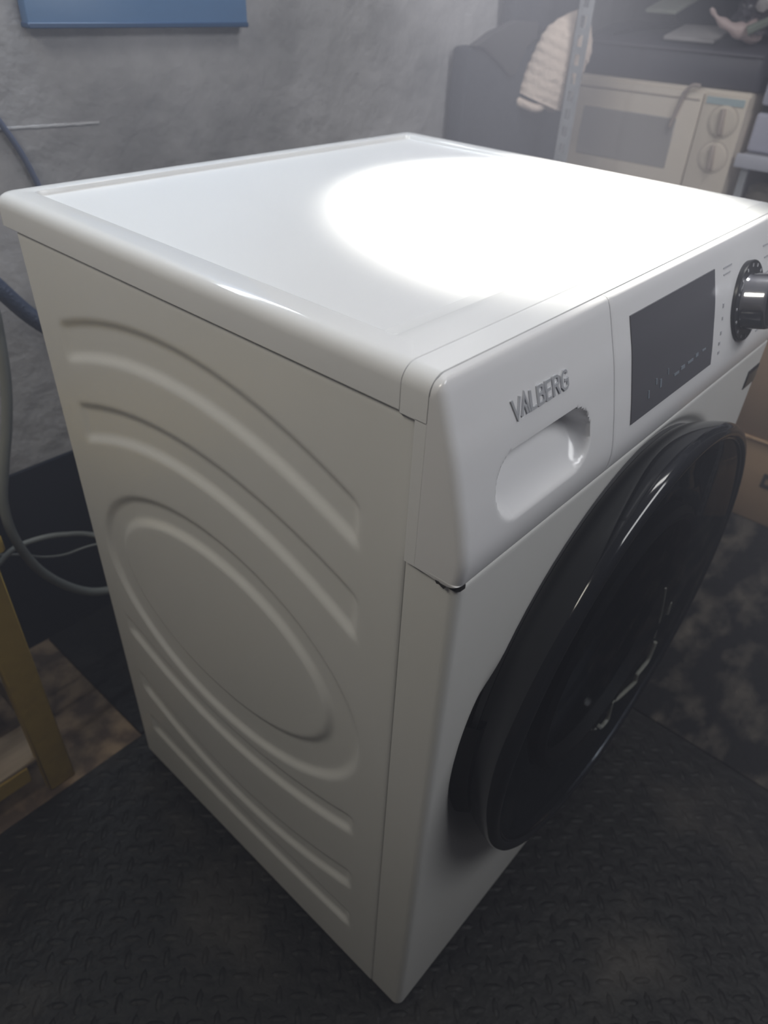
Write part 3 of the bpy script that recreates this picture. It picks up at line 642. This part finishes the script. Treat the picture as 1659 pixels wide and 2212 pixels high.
# pale plastic storage box right of the microwave
pb = thing('storage_box', 'pale blue plastic storage box standing right of the cream microwave', 'box', (1.74, 0.24, 0.7))
obj('tub', *box(1.62, 1.94, 0.06, 0.405, 0.742, 0.822, 0.008, 3), M['box_plastic'], pb)
obj('lid', *box(1.612, 1.948, 0.052, 0.400, 0.8365, 0.905, 0.006, 2), M['box_plastic'], pb)
obj('gap_band', *box(1.628, 1.93, 0.066, 0.398, 0.822, 0.8366), M['black_satin'], pb, label='dark slot under the lid')
ov = thing('grey_tray', 'grey metal tray with a light front edge below the pale blue storage box', 'tray', (1.74, 0.2, 0.71))
obj('tray_floor', *box(1.60, 1.95, -0.05, 0.405, 0.722, 0.741, 0.003, 1), M['shelf_board'], ov)
obj('front_edge', *box(1.590, 1.602, -0.055, 0.412, 0.712, 0.741, 0.003, 2), mat('light_grey_edge', (0.5, 0.5, 0.58), 0.4), ov)
for yy in (-0.03, 0.39): 
    for xx in (1.62, 1.92): obj('tray_leg', *box(xx - .008, xx + .008, yy - .008, yy + .008, 0.5942, 0.723), M['galv'], ov)
o = obj('beige_cloth', *blob((1.70, 0.34, 0.640), 0.042, 21, 0.3, 3, (1.1, 1.3, 0.8), 2, flat=0.5945), mat('beige_cloth', (0.24, 0.21, 0.18), 0.9), origin=(1.7, 0.34, 0.595))
tag(o, 'small crumpled beige cloth under the grey tray, right of the microwave', 'cloth')

# black coat-like bag between wall and shelf
nrm = Vector((0.743, 0.669, 0)).normalized()
def slab(outline, thick, back=0.0):
    a = [Vector(p) + nrm * back for p in outline]; b = [p + nrm * thick for p in a]; n = len(a)
    V = [tuple(p) for p in a + b]; F = [tuple(range(n)), tuple(range(2 * n - 1, n - 1, -1))] + [(i, (i + 1) % n, n + (i + 1) % n, n + i) for i in range(n)]
    return V, F
bag = thing('black_bag', 'tall black fabric bag with a folded grey flap leaning between wall and shelf', 'bag', (1.30, 0.84, 0.0))
def bevslab(V, F, bev):
    bm = bmesh.new(); vs = [bm.verts.new(v) for v in V]
    for f in F: bm.faces.new([vs[i] for i in f])
    bmesh.ops.recalc_face_normals(bm, faces=bm.faces)
    bmesh.ops.bevel(bm, geom=list(bm.edges), offset=bev, segments=3, affect='EDGES', profile=0.5)
    bm.verts.index_update(); r = [tuple(v.co) for v in bm.verts], [tuple(v.index for v in f.verts) for f in bm.faces]; bm.free(); return r
nrm = Vector((0, 1, 0))
obj('body', *bevslab(*slab([(1.117, 0.845, 0.001), (1.117, 0.845, 0.919), (1.152, 0.845, 0.922), (1.245, 0.845, 0.896), (1.369, 0.845, 0.922), (1.595, 0.845, 0.932), (1.595, 0.845, 0.001)], 0.045), 0.008), M['black_fabric'], bag)
obj('flap', *bevslab(*slab([(1.125, 0.845, 0.922), (1.186, 0.845, 0.946), (1.267, 0.845, 0.966), (1.358, 0.845, 0.963), (1.358, 0.845, 0.932), (1.322, 0.845, 0.917), (1.291, 0.845, 0.867), (1.271, 0.845, 0.863), (1.214, 0.845, 0.893), (1.157, 0.845, 0.918)], 0.02, -0.008), 0.004), M['grey_fabric'], bag, label='grey folded flap ending in a V')
obj('upper_roll', *bevslab(*slab([(1.278, 0.845, 0.953), (1.268, 0.845, 1.061), (1.595, 0.845, 1.082), (1.595, 0.845, 0.927)], 0.04, 0.004), 0.012), M['black_fabric'], bag)

# beige ribbed fleece roll
P0, P1 = Vector((1.425, 0.765, 0.993)), Vector((1.372, 0.812, 0.812))
def rib(t): return (0.060 * sst(-0.04, 0.42, t) ** 0.6 + 0.004 * t) * (1 + 0.018 * math.sin(t * 2 * PI * 10))
pts = [P0 + (P1 - P0) * k / 4 + Vector((-0.006, 0.0, 0)) * math.sin(PI * k / 4) for k in range(5)]
fl = thing('fleece_roll', 'beige ribbed fleece roll hanging beside the slotted shelf post', 'fleece', tuple(P1))
V, F = tube(pts, 0.045, 28, 14, rib)
nd = Vector((0.743, 0.669, 0)).normalized(); cen = (P0 + P1) / 2
V = [tuple(Vector(v) - nd * ((Vector(v) - cen).dot(nd)) * 0.55) for v in V]
obj('roll', V, F, M['fleece'], fl, angle=80)
e = (P1 - P0).normalized()
Vh, Fh = tube([P1 + Vector((-0.045, 0.04, 0)), P1 + Vector((-0.02, 0.0, -0.012)), P1 + Vector((0.0, -0.01, -0.004)), P1 + Vector((0.02, -0.02, -0.010)), P1 + Vector((0.040, -0.045, 0.0))], 0.010, 10, 6)
obj('fringe', Vh, Fh, M['fleece'], fl, label='frayed lower hem')
obj('hanging_loop', *tube([P0 + Vector((0, 0, -0.02)), P0 + Vector((-0.02, 0.0, 0.05)), P0 + Vector((-0.035, -0.005, 0.15)), P0 + Vector((-0.045, -0.012, 0.30))], 0.003, 8), M['fleece'], fl)

# cardboard boxes on the floor at the right
b1 = thing('cardboard_box', 'lower brown cardboard box with a black printed mark, on the dusty mat', 'box', (1.57, -0.05, 0), 'stacked cardboard boxes')
bb = obj('carton', *box(1.37, 1.56, -0.295, 0.32, 0.0017, 0.205, 0.003, 2), M['card'], b1)
obj('printed_mark', *box(1.3688, 1.3705, 0.010, 0.060, 0.097, 0.134), M['ink'], bb, label='black square printed mark')
obj('printed_slot', *box(1.3684, 1.3690, 0.018, 0.052, 0.108, 0.122), M['card_dark'], bb)
obj('flap', *box(1.365, 1.565, -0.304, 0.324, 0.205, 0.210, 0.0015, 1), M['card'], b1)
b2 = thing('cardboard_box', 'upper darker cardboard box resting on the lower carton by the washer front', 'box', (1.57, -0.05, 0.21), 'stacked cardboard boxes')
obj('carton', *box(1.372, 1.56, -0.29, 0.315, 0.2103, 0.53, 0.003, 2), M['card_dark'], b2)
obj('tape', *box(1.3712, 1.3722, -0.29, 0.315, 0.45, 0.49), mat('packing_tape', (0.22, 0.15, 0.08), 0.3), b2)
